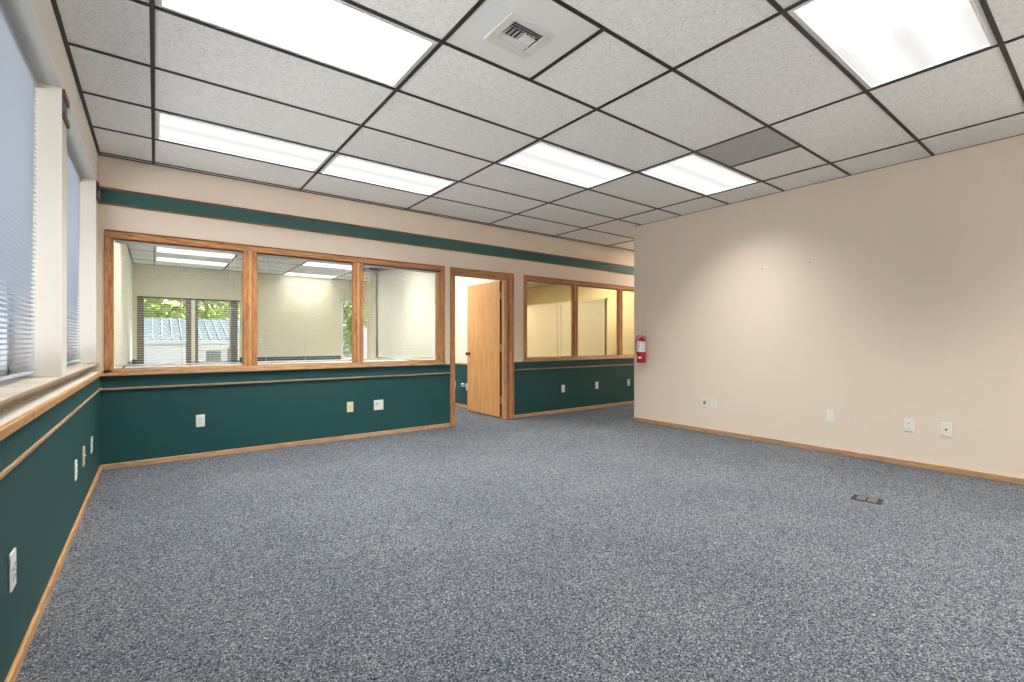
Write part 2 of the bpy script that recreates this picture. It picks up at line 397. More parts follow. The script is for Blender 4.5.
# air vent ---------------------------------------------------------------------------
cx, cy = (VX0+VX1)/2, (VY0+VY1)/2
t = thing('ceiling_vent', 'square white louvred air vent in the smooth ceiling panel', 'vent', (cx, cy, H))
f = MB(); ox, oy, ix, iy = .145, .128, .098, .086
for (a, c) in (((-ox, -oy), (ox, -iy)), ((-ox, iy), (ox, oy)), ((-ox, -iy), (-ix, iy)), ((ix, -iy), (ox, iy))):
    f.box((a[0], a[1], -.008), (c[0], c[1], .0), vent_w, .002)
for sx_ in (-1, 1):
    f.box((sx_*ix, -iy, 0), (sx_*(ix+.006), iy, .045), vent_dark); f.box((-ix, sx_*iy, 0), (ix, sx_*(iy+.006), .045), vent_dark)
f.build('frame', t)
f = MB(); f.box((-ix, -iy, .045), (ix, iy, .05), vent_dark); f.build('duct_opening', t)
def blade(mb, x0, x1, yc, wdt, ang, z):
    c, s_ = math.cos(ang)*wdt/2, math.sin(ang)*wdt/2
    mb.face([(x0, yc-c, z-s_), (x1, yc-c, z-s_), (x1, yc+c, z+s_), (x0, yc+c, z+s_)], vent_w)
    mb.face([(x0, yc-c, z-s_+.0015), (x0, yc+c, z+s_+.0015), (x1, yc+c, z+s_+.0015), (x1, yc-c, z-s_+.0015)], vent_w)
for q, (yc, an) in enumerate(((-.072, -.5), (-.056, -.5), (-.040, -.5))):
    f = MB(); blade(f, -ix, ix, yc, .016, -an, .002); f.build('louvre', t)
for yc in (.050, .076):
    f = MB(); blade(f, -ix, ix, yc, .021, -.6, .004); f.build('louvre', t)
for k in range(7):
    xc = -.078+.026*k; f = MB(); an = -.35 if k < 4 else .55
    c, s_ = math.cos(an)*.011, math.sin(an)*.011
    f.face([(xc-c, -.028, .003+s_), (xc+c, -.028, .003-s_), (xc+c, .038, .003-s_), (xc-c, .038, .003+s_)], vent_w)
    f.face([(xc-c, -.028, .0045+s_), (xc-c, .038, .0045+s_), (xc+c, .038, .0045-s_), (xc+c, -.028, .0045-s_)], vent_w)
    f.build('louvre', t)

# ---------------------------------------------------------------- back wall with openings
DX0, DX1, DZ = 3.127, 4.005, 2.012
W1 = (-.34, 2.975); W2 = (4.318, 7.70); WZ0, WZ1 = .830, 2.060
b = MB()
def wallrun(x0, x1, z0, z1, m): b.box((x0, YB, z0), (x1, YB2, z1), m)
for (x0, x1) in ((XL-.2, DX0), (DX1, XE)):
    wallrun(x0, x1, 0, ZS, teal)
wallrun(XL-.2, W1[0], ZS, WZ1, cream); wallrun(W1[0], W1[1], ZS, WZ0, teal); wallrun(W1[1], DX0, ZS, WZ1, cream)
wallrun(DX1, W2[0], ZS, WZ1, cream); wallrun(W2[0], W2[1], ZS, WZ0, teal); wallrun(W2[1], XE, ZS, WZ1, cream)
wallrun(DX0, DX1, DZ, WZ1, cream); wallrun(XL-.2, XE, WZ1, H, cream)
struct(b.build('wall_back'), 'cream wall with dark teal lower half, interior windows and a doorway')
# teal band with thin wood strips near the ceiling
b = MB(); b.box((XL, YB-.006, 2.315), (XE, YB, 2.432), stripe_teal)
b.box((XL, YB-.016, 2.300), (XE, YB, 2.315), band_trim); b.box((XL, YB-.016, 2.432), (XE, YB, 2.447), band_trim)
struct(b.build('trim_1'), 'teal painted band between two thin wood strips')
# chair rail
b = MB()
for (x0, x1) in ((XL, 3.067), (4.065, XE)):
    b.box((x0, YB-.018, .690), (x1, YB, .708), rail_x, .003)
struct(b.build('trim_2'), 'thin wood rail across the teal lower wall')
b = MB()
for (x0, x1) in ((XL, 3.067), (4.065, XE)):
    b.box((x0, YB-.013, 0), (x1, YB, .048), oak_pale_x, .003)
struct(b.build('baseboard_back'), 'low oak baseboard')

def interior_window(name, X0, X1, mull, label, gl, ends=(True, True)):
    """oak framed interior window; mull = list of mullion centres"""
    f = MB(); yo = YB-.018
    z0, z1 = ZW0, ZW1
    # head, jambs (casing on the room face) ; frame lining through the wall
    f.box((X0-.0, yo, z1), (X1, YB2+.018, ZT), oak_x, .004)
    f.box((X0, yo, z0-.03), (X0+.055, YB2+.018, z1), oak_z, .004)
    f.box((X1-.062, yo, z0-.03), (X1, YB2+.018, z1), oak_z, .004)
    f.box((X0+.01, yo-.004, ZT-.012), (X1-.01, yo, ZT-.002), oak_dark)
    r = struct(f.build(name), label)
    s = MB(); s.box((X0-.02, YB-.030, ZS), (X1+.02, YB2+.03, ZS+.022), oak_pale_x, .004)
    s.box((X0-.0, yo, ZS+.022), (X1, YB2+.018, z0), oak_pale_x, .003); s.build('sill', r)
    edges = [X0+.055] + [m for m in mull] + [X1-.062]
    for m in mull:
        q = MB(); q.box((m-.058, yo+.002, z0), (m+.058, YB+.016, z1), oak_z, .004)
        q.box((m-.010, yo-.006, z0), (m+.006, yo+.004, z1), oak_pale_z, .002)
        q.box((m-.014, YB+.016, z0), (m+.014, YB+.040, z1), oak_z)
        q.box((m-.030, yo, z0), (m-.027, yo+.002, z1), oak_dark); q.box((m+.022, yo, z0), (m+.025, yo+.002, z1), oak_dark)
        q.build('mullion', r)
    for k in range(len(edges)-1):
        a = edges[k] + (.058 if k else 0); c = edges[k+1] - (.058 if k < len(edges)-2 else 0)
        p = MB(); p.box((a-.04 if k else a, YB+.018, z0), (c+.04 if k < len(edges)-2 else c, YB+.023, z1), gl); p.build('pane', r)
        st = MB()   # slim glazing stops round each pane
        for (p0, p1) in (((a, z0), (a+.008, z1)), ((c-.008, z0), (c, z1)), ((a, z1-.010), (c, z1)), ((a, z0), (c, z0+.008))):
            st.box((p0[0], YB+.002, p0[1]), (p1[0], YB+.016, p1[1]), oak_dark if p0[1] > 1.5 else oak_x)
        st.build('glazing_stop', r)
    return r, edges
oak_pale_z = wood('pale_oak_upright', lin(190, 138, 92), lin(226, 180, 132), (14, 14, 1.2))
win1, e1 = interior_window('window_1', -.352, 2.985, [.762, 1.858], 'oak framed interior window with three panes', glass)
win2, e2 = interior_window('window_2', 4.300, 7.72, [5.352, 6.45], 'oak framed interior window beside the open door', glass_c)

# door casing, jambs
b = MB(); yo = YB-.018
for (ya, yb) in ((yo, YB), (YB2, YB2+.018)):
    b.box((3.065, ya, 0), (DX0+.004, yb, DZ+.004), oak_z, .004)
    b.box((DX1-.002, ya, 0), (4.112, yb, DZ+.004), oak_z, .004) if ya < YB else b.box((DX1+.03, ya, 0), (4.120, yb, DZ+.004), oak_z, .004)
    b.box((3.065, ya, DZ), (4.112, yb, ZT), oak_x, .004)
b.box((DX1-.004, yo-.001, 0), (DX1+.001, yo+.004, DZ), oak_dark)
b.box((4.045, yo-.006, 0), (4.058, yo, DZ+.04), oak_pale_z, .002)
b.box((DX0, YB, 0), (DX0+.018, YB2, DZ), jamb_w); b.box((DX1-.018, YB, 0), (DX1, YB2, DZ), jamb_w)
b.box((DX0, YB, DZ-.018), (DX1, YB2, DZ), jamb_w)
b.box((DX1-.030, YB+.03, 0), (DX1-.018, YB+.068, DZ-.018), jamb_w); b.box((DX0+.018, YB+.03, 0), (DX0+.030, YB+.068, DZ-.018), jamb_w)
b.box((DX0+.018, YB+.03, DZ-.030), (DX1-.018, YB+.068, DZ-.018), jamb_w)
struct(b.build('trim_3'), 'oak door casing and jamb')
# door leaf, swung open into the next room
hx, hy = DX1+.012, YB2+.026
b = MB(); b.box((-.044, 0, .014), (0, .862, 1.990), birch, .002)
b.box((-.043, -.0012, .014), (-.001, .0, 1.990), oak_dark)
door = struct(b.build('door_1', loc=(hx, hy, 0), rot=(0, 0, math.radians(1.0))), 'flush birch veneer door standing open')
for z in (.26, 1.02, 1.78):
    q = MB(); q.box((-.042, -.003, z-.055), (-.004, -.0012, z+.055), hinge_m); q.tube([(.003, -.008, z-.055), (.003, -.008, z+.055)], .006, hinge_m)
    q.box((.003, -.020, z-.045), (.005, -.006, z+.045), hinge_m)
    q.build('hinge', door)
q = MB()
for sx_ in (-1, 1):
    o0 = -.044 if sx_ < 0 else 0
    q.lathe([(.028, 0), (.028, .006*sx_), (.011, .010*sx_), (.010, .030*sx_), (.022, .040*sx_), (.026, .052*sx_), (.020, .064*sx_), (.004, .068*sx_)], bronze, (o0, .800, .915), 'x', 20)
q.build('knob', door)

# ---------------------------------------------------------------- left wall
LZ = 2.455      # window head
WL0 = (.08, 1.66); WLm = (-1.66, -.09); WL1 = (1.83, 3.41); WL2 = (3.582, 5.20); XG = -.60
b = MB()
b.box((XL-.19, YF, 0), (XL, YB, ZS), teal)                        # wainscot wall that carries the ledge
b.box((-.78, YF, 0), (-.58, YB, .80), cream_white)
struct(b.build('wall_left'), 'dark teal painted lower wall below the window ledge')
b = MB()
b.box((-.66, YF, ZS+.03), (-.455, YB, .917), sill_edge)            # apron band between ledge and sill
b.box((-.66, YF, .932), (XU, WLm[0], LZ), cream_white); b.box((-.66, WLm[1], .932), (XU, WL0[0], LZ), cream_white); b.box((-.66, WL0[1], .932), (XU, WL1[0], LZ), cream_white); b.box((-.66, WL1[1], .932), (XU, WL2[0], LZ), cream_white)
b.box((-.66, WL2[1], .932), (XU, YB, LZ), cream_white)
b.box((-.66, YF, LZ), (XU, YB, H+.02), cream_white)
struct(b.build('wall_left_upper'), 'off-white upper wall with deep window reveals')
b = MB(); 
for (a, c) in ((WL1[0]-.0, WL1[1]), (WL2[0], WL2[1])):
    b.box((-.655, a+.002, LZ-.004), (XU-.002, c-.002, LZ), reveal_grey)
struct(b.build('trim_4'), 'grey painted window head soffit')
# band stubs on the piers
b = MB()
for (a, c) in ((WL1[1], WL2[0]), (WL2[1], YB)):
    b.box((XU, a, 2.335), (XU+.002, c, 2.415), stripe_teal)
    b.box((XU, a, 2.300), (XU+.012, c, 2.335), oak_dark); b.box((XU, a, 2.415), (XU+.012, c, 2.450), oak_dark)
struct(b.build('trim_5'), 'short teal band pieces on the window piers')
# ledge: white top, oak nosing with a joint
b = MB(); b.box((-.46, YF, ZS+.030), (XL+.004, YB, ZS+.044), ledge_m)
b.box((XL+.004, YF, ZS+.040), (XL+.006, YB, ZS+.044), ledge_m)
struct(b.build('trim_6'), 'off-white ledge top in front of the windows')
for (a, c) in ((YF, 2.47), (2.473, YB-.02)):
    b = MB(); b.box((XL, a, ZS+.010), (XL+.018, c, ZS+.046), oak_pale_y, .004)
    struct(b.build('trim_7'), 'oak nosing along the ledge')
# window sills, two lengths
for (a, c) in ((YF, 3.52), (3.524, YB-.001)):
    b = MB(); b.box((-.655, a, .918), (XU+.004, c, .930), sill_m, .003)
    b.box((XU+.004, a, .914), (XU+.007, c, .929), sill_edge, .001)
    struct(b.build('trim_8'), 'tan window sill board')
b = MB(); b.box((XL, YF, .698), (XL+.010, YB, .716), rail_y, .003)
struct(b.build('trim_9'), 'thin wood rail along the teal wall under the windows')
b = MB(); b.box((XL, YF, 0), (XL+.013, YB-.013, .048), oak_pale_y, .003)
struct(b.build('baseboard_left'), 'low oak baseboard')
# windows in the left wall
def outer_window(name, a, c, z0, z1, xg, label):
    f = MB(); t_ = .045
    for (p0, p1) in (((a, z0), (c, z0+t_)), ((a, z1-t_), (c, z1)), ((a, z0), (a+t_, z1)), ((c-t_, z0), (c, z1)), (((a+c)/2-.025, z0), ((a+c)/2+.025, z1))):
        f.box((xg-.03, p0[0], p0[1]), (xg+.03, p1[0], p1[1]), alum_w)
    r = struct(f.build(name), label)
    p = MB(); p.box((xg-.003, a+t_, z0+t_), (xg+.003, c-t_, z1-t_), glass); p.build('pane', r)
    return r
outer_window('window_3', WL1[0], WL1[1], .932, LZ, -.615, 'window behind the nearer blind')
outer_window('window_4', WL2[0], WL2[1], .932, LZ, -.615, 'window behind the farther blind')

outer_window('window_6', WL0[0], WL0[1], .932, LZ, -.615, 'unseen window beside the camera, added for daylight')  # this window and the next are unseen, added to let in more daylight
outer_window('window_7', WLm[0], WLm[1], .932, LZ, -.615, 'unseen window behind the camera, added for daylight')
# blinds -------------------------------------------------------------------------------
def blind(label, length, drop, pitch, width, tilt, mat, loc, rotz, headh=.028, wand=True, group='mini blinds', wandpos=.93, cordn=3):
    """built along +x from 0..length, hanging down from z=0; the room side is -y"""
    t = thing('window_blind', label, 'blind', loc, (0, 0, rotz), group)
    h = MB(); h.box((0, -.014, -headh), (length, .014, 0), mat, .002); h.build('headrail', t)
    n = int((drop-headh-.03)/pitch); s_ = MB()
    ct, st = math.cos(tilt), math.sin(tilt)
    for k in range(n):
        z = -headh-.012-k*pitch; hw = width/2; cr = .0016
        y0, z0 = -hw*ct, -hw*st; y1, z1 = hw*ct, hw*st
        top = [(y0, z0), (-st*-cr*1+0, cr*ct), (y1, z1)]
        for (A, B) in ((top[0], top[1]), (top[1], top[2])):
            s_.face([(.004, A[0], z+A[1]), (length-.004, A[0], z+A[1]), (length-.004, B[0], z+B[1]), (.004, B[0], z+B[1])], mat)
    s_.build('slats', t)
    zb = -headh-.012-n*pitch
    q = MB(); q.box((.002, -.012, zb-.014), (length-.002, .012, zb), mat, .002); q.build('bottom_rail', t)
    q = MB()
    for k in range(cordn):
        x = length*(k+.5)/cordn if cordn > 1 else length/2
        if cordn == 3: x = (.09, length/2, length-.09)[k]
        for y in (-width/2-.001, width/2+.001): q.tube([(x, y, -headh), (x, y, zb)], .0009, cord_m, 4)
    q.build('ladder_cords', t)
    if wand:
        q = MB(); q.tube([(length*wandpos, -.022, -.02), (length*wandpos, -.026, -.05), (length*wandpos, -.027, -.42)], [.002, .003, .0035], wand_m, 6); q.build('tilt_wand', t)
    return t
# left windows: local x runs along +y of the room, room side (-y local) faces +x
blind('slatted blind in the window nearest the camera, at the left edge', WL1[1]-WL1[0]-.02, LZ-.945, .0225, .026, math.radians(-19), blind_blue, (-.497, WL1[0]+.01, LZ-.006), math.pi/2, wand=False, group='blinds in the outside windows')
blind('slatted blind in the farther outside window, next to the back corner', WL2[1]-WL2[0]-.02, LZ-.945, .0225, .026, math.radians(-19), blind_blue, (-.497, WL2[0]+.01, LZ-.006), math.pi/2, wand=False, group='blinds in the outside windows')
# blinds on the far side of the three-pane window, slats open
edges = e1; labs = ['open slatted blind behind the left pane, greenery showing through', 'open slatted blind behind the middle pane of the interior window', 'open slatted blind behind the right pane, beside the door']
for k in range(3):
    a = edges[k] + (.058 if k else 0)+.012; c = edges[k+1] - (.058 if k < 2 else 0)-.012
    blind(labs[k], c-a, ZW1-ZW0-.004, .0215, .024, math.radians(-3 if k < 2 else 0), blind_m, (a, YB+.088, ZW1-.002), 0, .022, True, 'blinds behind the interior window panes', .94)

# ---------------------------------------------------------------- right wall (a block of wall ending at the corridor corner)
RW0, RW1, RZ0, RZ1 = -1.95, -.6, .30, 2.60
b = MB(); b.box((XR, YF, 0), (XR+.14, RW0, H+.02), cream); b.box((XR, RW1, 0), (XR+.14, -.43, H+.02), cream); b.box((XR, .25, 0), (XR+.14, YC, H+.02), cream)
b.box((XR, -.43, 0), (XR+.14, .25, .76), cream); b.box((XR, -.43, 1.98), (XR+.14, .25, H+.02), cream)
b.box((XR, RW0, 0), (XR+.14, RW1, RZ0), cream); b.box((XR, RW0, RZ1), (XR+.14, RW1, H+.02), cream)
b.box((XR+.14, YC-.14, 0), (XE, YC, H+.02), cream)
struct(b.build('wall_right'), 'long plain cream wall')
b = MB(); b.box((XR-.013, YF, 0), (XR, YC, .05), oak_soft_y, .003); b.box((XR-.013, YC, 0), (XE, YC+.013, .05), oak_pale_x, .003)
struct(b.build('baseboard_right'), 'low oak baseboard')
f = MB()
for (p0, p1) in (((RW0, RZ0), (RW1, RZ0+.05)), ((RW0, RZ1-.05), (RW1, RZ1)), ((RW0, RZ0), (RW0+.05, RZ1)), ((RW1-.05, RZ0), (RW1, RZ1))):
    f.box((XR+.02, p0[0], p0[1]), (XR+.09, p1[0], p1[1]), alum_w)
r = struct(f.build('window_5'), 'unseen side window added behind the camera for daylight'); p = MB(); p.box((XR+.05, RW0+.05, RZ0+.05), (XR+.055, RW1-.05, RZ1-.05), glass); p.build('pane', r)  # unseen opening added so daylight reaches the ceiling and right side
f = MB()
for (p0, p1) in (((-.43, .76), (.25, .80)), ((-.43, 1.94), (.25, 1.98)), ((-.43, .76), (-.39, 1.98)), ((.21, .76), (.25, 1.98)), ((-.39, 1.30), (.21, 1.33))):
    f.box((XR+.03, p0[0], p0[1]), (XR+.09, p1[0], p1[1]), alum_w)
r = struct(f.build('window_8'), 'narrow side window'); p = MB(); p.box((XR+.05, -.39, .80), (XR+.055, .21, 1.94), glass); p.build('pane', r)
b = MB(); b.box((XE, YC-.14, 0), (XE+.12, YB2, H+.02), cream)
struct(b.build('wall_corridor_end'), 'cream end wall of the passage')
# front wall behind the camera
b = MB(); b.box((-.66, YF-.12, 0), (XR+.14, YF, H+.02), cream); struct(b.build('wall_front'), 'cream wall behind the camera')
b = MB(); b.box((XL, YF, 0), (XR, YF+.013, .05), oak_pale_x, .003); struct(b.build('baseboard_front'), 'low oak baseboard')
# old nail holes in the walls
b = MB()
for (y, z, r_) in ((2.46, 1.915, .006), (1.985, 1.925, .006)):
    b.lathe([(r_, 0), (r_*.8, -.0012)], hole_m, (XR, y, z), 'x', 8)
struct(b.build('wall_right_marks'), 'two small old nail holes in the cream wall')

# ---------------------------------------------------------------- room beyond the three-pane window
b = MB()
b.box((-.66, YB2, 0), (XL-.0, RBY+.12, ZSB), teal); b.box((-.66, YB2, ZSB), (XL, RBY+.12, H+.02), office_paint)
struct(b.build('wall_office_left'), 'cream wall of the next room seen through the panes')
b = MB(); b.box((RBX, YB2, 0), (XP, RBJ, ZSB), teal); b.box((RBX, YB2, ZSB), (XP, RBJ, H+.02), office_paint)
struct(b.build('wall_office_right'), 'off-white wall over teal behind the open door')
b = MB(); b.box((RBX-.014, YB2, ZSB-.012), (RBX, RBJ, ZSB+.012), oak_pale_y, .003); b.box((RBX-.012, YB2, 0), (RBX, RBJ, .05), oak_pale_y, .003)
struct(b.build('trim_10'), 'oak cap and baseboard of the next room')
b = MB()   # far wall with window openings
A0, A1, AZ0, AZ1 = -.30, 1.56, .50, 2.05
C0, C1, CZ0, CZ1 = 3.86, 5.3, .62, 2.20
def fw_(x0, x1, z0, z1):
    if z0 < ZSB: b.box((x0, RBY, z0), (x1, RBY+.12, min(z1, ZSB)), teal)
    if z1 > ZSB: b.box((x0, RBY, max(z0, ZSB)), (x1, RBY+.12, z1), cream_yellow2)
cream_yellow2 = bumpy(newmat('cream_far_paint', (.76, .72, .52, 1), .6), 260, .1)
fw_(-.66, A0, 0, H+.02); fw_(A0, A1, 0, AZ0); fw_(A0, A1, AZ1, H+.02); fw_(A1, C0, 0, H+.02); fw_(C0, C1, 0, CZ0); fw_(C0, C1, CZ1, H+.02); fw_(C1, 6.2, 0, H+.02)
b.box((6.1, RBJ, 0), (6.2, RBY, H+.02), cream_yellow2); b.box((RBX, RBJ-.1, 0), (6.2, RBJ, H+.02), cream_yellow2)
struct(b.build('wall_office_back'), 'far cream wall of the next room')
f = MB()
def fr(x0, x1, z0, z1, m=alum): f.box((x0, RBY-.02, z0), (x1, RBY+.06, z1), m)
fr(A0, A0+.115, AZ0, AZ1); fr(A0, A1, AZ1-.04, AZ1); fr(.535, .63, AZ0, AZ1); fr(.70, .755, AZ0, AZ1); fr(1.36, A1-.05, AZ0, AZ1); fr(.63, A1, .60, .66); fr(A0, .63, AZ0, .53)
fr(.63, .70, AZ0, AZ1, office_paint)
r = struct(f.build('window_9'), 'dark framed window in the far wall of the next room'); p = MB(); p.box((A0+.1, RBY+.02, AZ0), (A1, RBY+.024, AZ1), glass); p.build('pane', r)
f = MB(); fr(C0, C0+.05, CZ0, CZ1, alum_w); fr(C1-.05, C1, CZ0, CZ1, alum_w); fr(C0, C1, CZ1-.05, CZ1, alum_w); fr(C0, C1, CZ0, CZ0+.05, alum_w)
r = struct(f.build('window_10'), 'white framed window in the far right corner of the next room'); p = MB(); p.box((C0+.05, RBY+.02, CZ0), (C1, RBY+.024, CZ1), glass); p.build('pane', r)
t = thing('counter', 'long white counter on the far side of the three-pane window', 'counter', (1.25, YB2+.52, 0))
q = MB(); q.box((-1.5, -.36, .81), (1.55, .36, .85), white_pl, .006); q.build('worktop', t)
for x_ in (-1.46, 0, 1.48):
    q = MB(); q.box((x_-.015, -.33, 0), (x_+.015, .33, .81), office_paint); q.build('side_panel', t)
q = MB(); q.box((-1.44, .30, .12), (1.46, .315, .80), office_paint); q.build('back_panel', t)
# its ceiling
bx = [XL, -.012, 1.226, 2.434, 3.640, 4.853, 6.2]; by = [YB2, 6.34, 6.95, 7.56, 8.17, 8.78, 9.39, 10.0, 10.61, 11.22, 11.78, RBY]
LB = [(1, 7), (1, 9), (3, 7), (3, 10), (1, 3), (3, 1), (3, 4)]
b = MB()
for i in range(6):
    for j in range(11):
        if (i, j) in LB: continue
        if i >= 4 and by[j+1] < RBJ: continue
        b.box((bx[i], by[j], H), (bx[i+1], by[j+1], H+.02), tile)
cb = struct(b.build('ceiling'), 'tiled ceiling of the next room')
g = MB()
for x in bx[1:5]: g.box((x-GW, YB2, H-GD), (x+GW, RBY, H+.001), tgrid)
for y in by[1:-1]: g.box((XL, y-GW, H-GD+.0004), (RBX if y < RBJ else 6.2, y+GW, H+.001), tgrid)
g.box((XL, YB2, H-GD), (XL+.024, RBY, H), tgrid); g.box((XL, RBY-.022, H-GD), (6.2, RBY, H), tgrid); g.box((RBX-.022, YB2, H-GD), (RBX, RBJ, H), tgrid)
g.build('ceiling_grid', cb)
lb = ['ceiling light seen through the left pane, the upper one', 'ceiling light seen through the left pane, the lower one by the far wall',
      'ceiling light seen through the middle pane, the upper one', 'ceiling light seen through the middle pane, the lower one near the far wall',
      'added unseen ceiling light of the next room, left', 'added unseen ceiling light of the next room, right', 'added unseen ceiling light of the next room, centre right']
for k, (i, j) in enumerate(LB): troffer(bx[i], bx[i+1], by[j], by[j+1], H, lb[k], lens_b if k < 4 else lens_bw, group='ceiling lights of the next room')  # those with the wide lens are unseen, added to brighten the next room

# ---------------------------------------------------------------- room beyond the window beside the door
b = MB(); b.box((XP, YB2, 0), (XP+.05, RCY, H+.02), cream_yellow); b.box((XE, YB2, 0), (XE+.1, RCY, H+.02), cream_yellow)
b.box((XP, RCY, 0), (XE+.1, RCY+.1, H+.02), cream_yellow)
struct(b.build('wall_store_room'), 'yellowish walls of the room beside the door')
b = MB(); CP = 2.00
b.box((7.67, 6.80, 0), (7.75, RCY, CP), cream_white)
for y in (8.15, 8.28, 9.6, 9.73): b.box((7.664, y, 0), (7.67, y+.015, CP-.03), reveal_grey)
b.box((7.655, 6.78, CP), (7.765, RCY, CP+.035), cream_white); b.box((7.672, 6.792, 0), (7.70, 6.80, CP), alum)
struct(b.build('wall_partition'), 'pale low partition standing in the yellowish room')
b = MB(); sc_x = [XP+.05, 4.853, 6.07, 7.29, 8.51, XE]; sc_y = [YB2]+[YB2+.6096*k for k in range(1, 10)]+[RCY]
LCc = [(1, 3), (3, 3), (2, 7)]
for i in range(5):
    for j in range(10):
        if (i, j) not in LCc: b.box((sc_x[i], sc_y[j], H), (sc_x[i+1], sc_y[j+1], H+.02), tile)
cc = struct(b.build('ceiling'), 'tiled ceiling of the yellowish room')
g = MB()
for x in sc_x[1:-1]: g.box((x-GW, YB2, H-GD), (x+GW, RCY, H+.001), tgrid)
for y in sc_y[1:-1]: g.box((XP+.05, y-GW, H-GD+.0004), (XE, y+GW, H+.001), tgrid)
g.box((XE-.02, YB2, H-GD), (XE, RCY, H), tgrid)
g.build('ceiling_grid', cc)
for k, (i, j) in enumerate(LCc): troffer(sc_x[i], sc_x[i+1], sc_y[j], sc_y[j+1], H, ['added unseen ceiling light of the yellowish room, near left', 'added unseen ceiling light of the yellowish room, near right', 'added unseen ceiling light of the yellowish room, far'][k], lens_dim, group='added ceiling lights of the yellowish room')  # all three are unseen lights added to light this room

# ---------------------------------------------------------------- wall plates (local: x across, z up, room side -y)
def plate(label, kind, loc, rotz, mat=white_pl, w_=.072, h_=.116, group='wall plates', name='electrical_outlet', cat='outlet'):
    t = thing(name, label, cat, loc, (0, 0, rotz), group)
    q = MB(); q.box((-w_/2, -.007, -h_/2), (w_/2, 0, h_/2), mat, .0025); q.build('plate', t)
    if kind == 'duplex':
        for s_ in (-1, 1):
            q = MB(); q.lathe([(.0165, 0), (.0165, -.0025), (.015, -.003)], mat, (0, -.007, s_*.0195), 'y', 18)
            for xx in (-.006, .006): q.box((xx-.0014, -.0106, s_*.0195-.002), (xx+.0014, -.0098, s_*.0195+.006), slot_m)
            q.lathe([(.0022, 0), (.0022, -.0006)], slot_m, (0, -.0098, s_*.0195-.008), 'y', 8)
            q.build('receptacle', t)
        q = MB(); q.lathe([(.003, 0), (.0025, -.0015)], steel, (0, -.007, 0), 'y', 10); q.build('screw', t)
    elif kind == 'jack':
        q = MB(); q.lathe([(.0075, 0), (.0075, -.006), (.004, -.008)], slot_m if mat != ivory_pl else hinge_m, (0, -.007, 0), 'y', 12); q.build('jack', t)
        for s_ in (-1, 1):
            q = MB(); q.lathe([(.003, 0), (.0025, -.0015)], steel, (0, -.007, s_*.042), 'y', 10); q.build('screw', t)
    elif kind == 'data':
        q = MB(); q.box((-.018, -.010, -.022), (.018, -.007, .026), grey_pl, .001)
        for xx in (-.009, .009):
            for zz in (-.010, .010): q.box((xx-.0065, -.0112, zz-.006), (xx+.0065, -.010, zz+.006), slot_m)
        q.build('jack_insert', t)
        q = MB(); q.box((-.020, -.010, -.046), (.020, -.007, -.040), grey_pl); q.build('label_strip', t)
    elif kind == 'switch':
        q = MB(); q.box((-.006, -.010, -.013), (.006, -.007, .013), mat); q.box((-.004, -.018, -.002), (.004, -.009, .008), mat, .001); q.build('toggle', t)
    elif kind == 'wide':
        q = MB(); q.box((-w_/2+.016, -.009, -h_/2+.018), (w_/2-.016, -.007, h_/2-.018), cream_pl, .001)
        q.box((-w_/2+.026, -.0105, .004), (-.006, -.009, h_/2-.034), grey_pl); q.build('insert', t)
    elif kind == 'blank':
        for s_ in (-1, 1):
            q = MB(); q.lathe([(.003, 0), (.0025, -.0015)], steel, (0, -.007, s_*.030), 'y', 10); q.build('screw', t)
    return t
G = 'wall plates'
plate('white duplex outlet on the teal back wall, leftmost, under the left pane', 'duplex', (.344, YB, .355), 0)
plate('ivory jack plate on the teal back wall, left of the square white plate', 'jack', (1.767, YB, .366), 0, ivory_pl, name='jack_plate', cat='wall plate')
plate('square white double plate on the teal back wall, near the doorway', 'wide', (2.102, YB, .362), 0, w_=.116, h_=.118, name='double_wall_plate', cat='wall plate')
R2 = ['nearest the door', 'middle of three', 'nearest the fire extinguisher']
for k, (x, z) in enumerate(((5.091, .370), (5.861, .378), (6.683, .383))):
    plate('white outlet on teal wall right of the door, '+R2[k], 'duplex', (x, YB, z), 0)
RL = math.pi/2      # facing +x
plate('white outlet low on the teal left wall, nearest the camera', 'duplex', (XL, 2.229, .362), RL, h_=.125)
plate('white outlet on the teal left wall, second from the camera', 'duplex', (XL, 3.779, .352), RL)
plate('ivory plate on the teal left wall between two white outlets', 'jack', (XL, 4.166, .359), RL, ivory_pl, h_=.125, name='jack_plate', cat='wall plate')
plate('white outlet on the teal left wall, closest to the corner', 'duplex', (XL, 4.65, .348), RL)
RR = -math.pi/2     # facing -x
plate('grey data jack plate on the cream wall, nearest the fire extinguisher', 'data', (XR, 3.142, .362), RR, cream_pl, name='data_jack_plate', cat='wall plate')
plate('cream outlet on the cream wall, just right of the grey data jack', 'duplex', (XR, 3.025, .358), RR, cream_pl)
plate('cream outlet alone in the middle of the cream wall', 'blank', (XR, 1.798, .372), RR, cream_pl, name='blank_wall_plate', cat='wall plate')
plate('white duplex outlet on the cream wall, left of the cable jack', 'duplex', (XR, 1.188, .364), RR, cream_pl)
plate('cream cable jack plate with one dark socket, rightmost on the cream wall', 'jack', (XR, .938, .364), RR, cream_pl, name='cable_jack_plate', cat='wall plate')
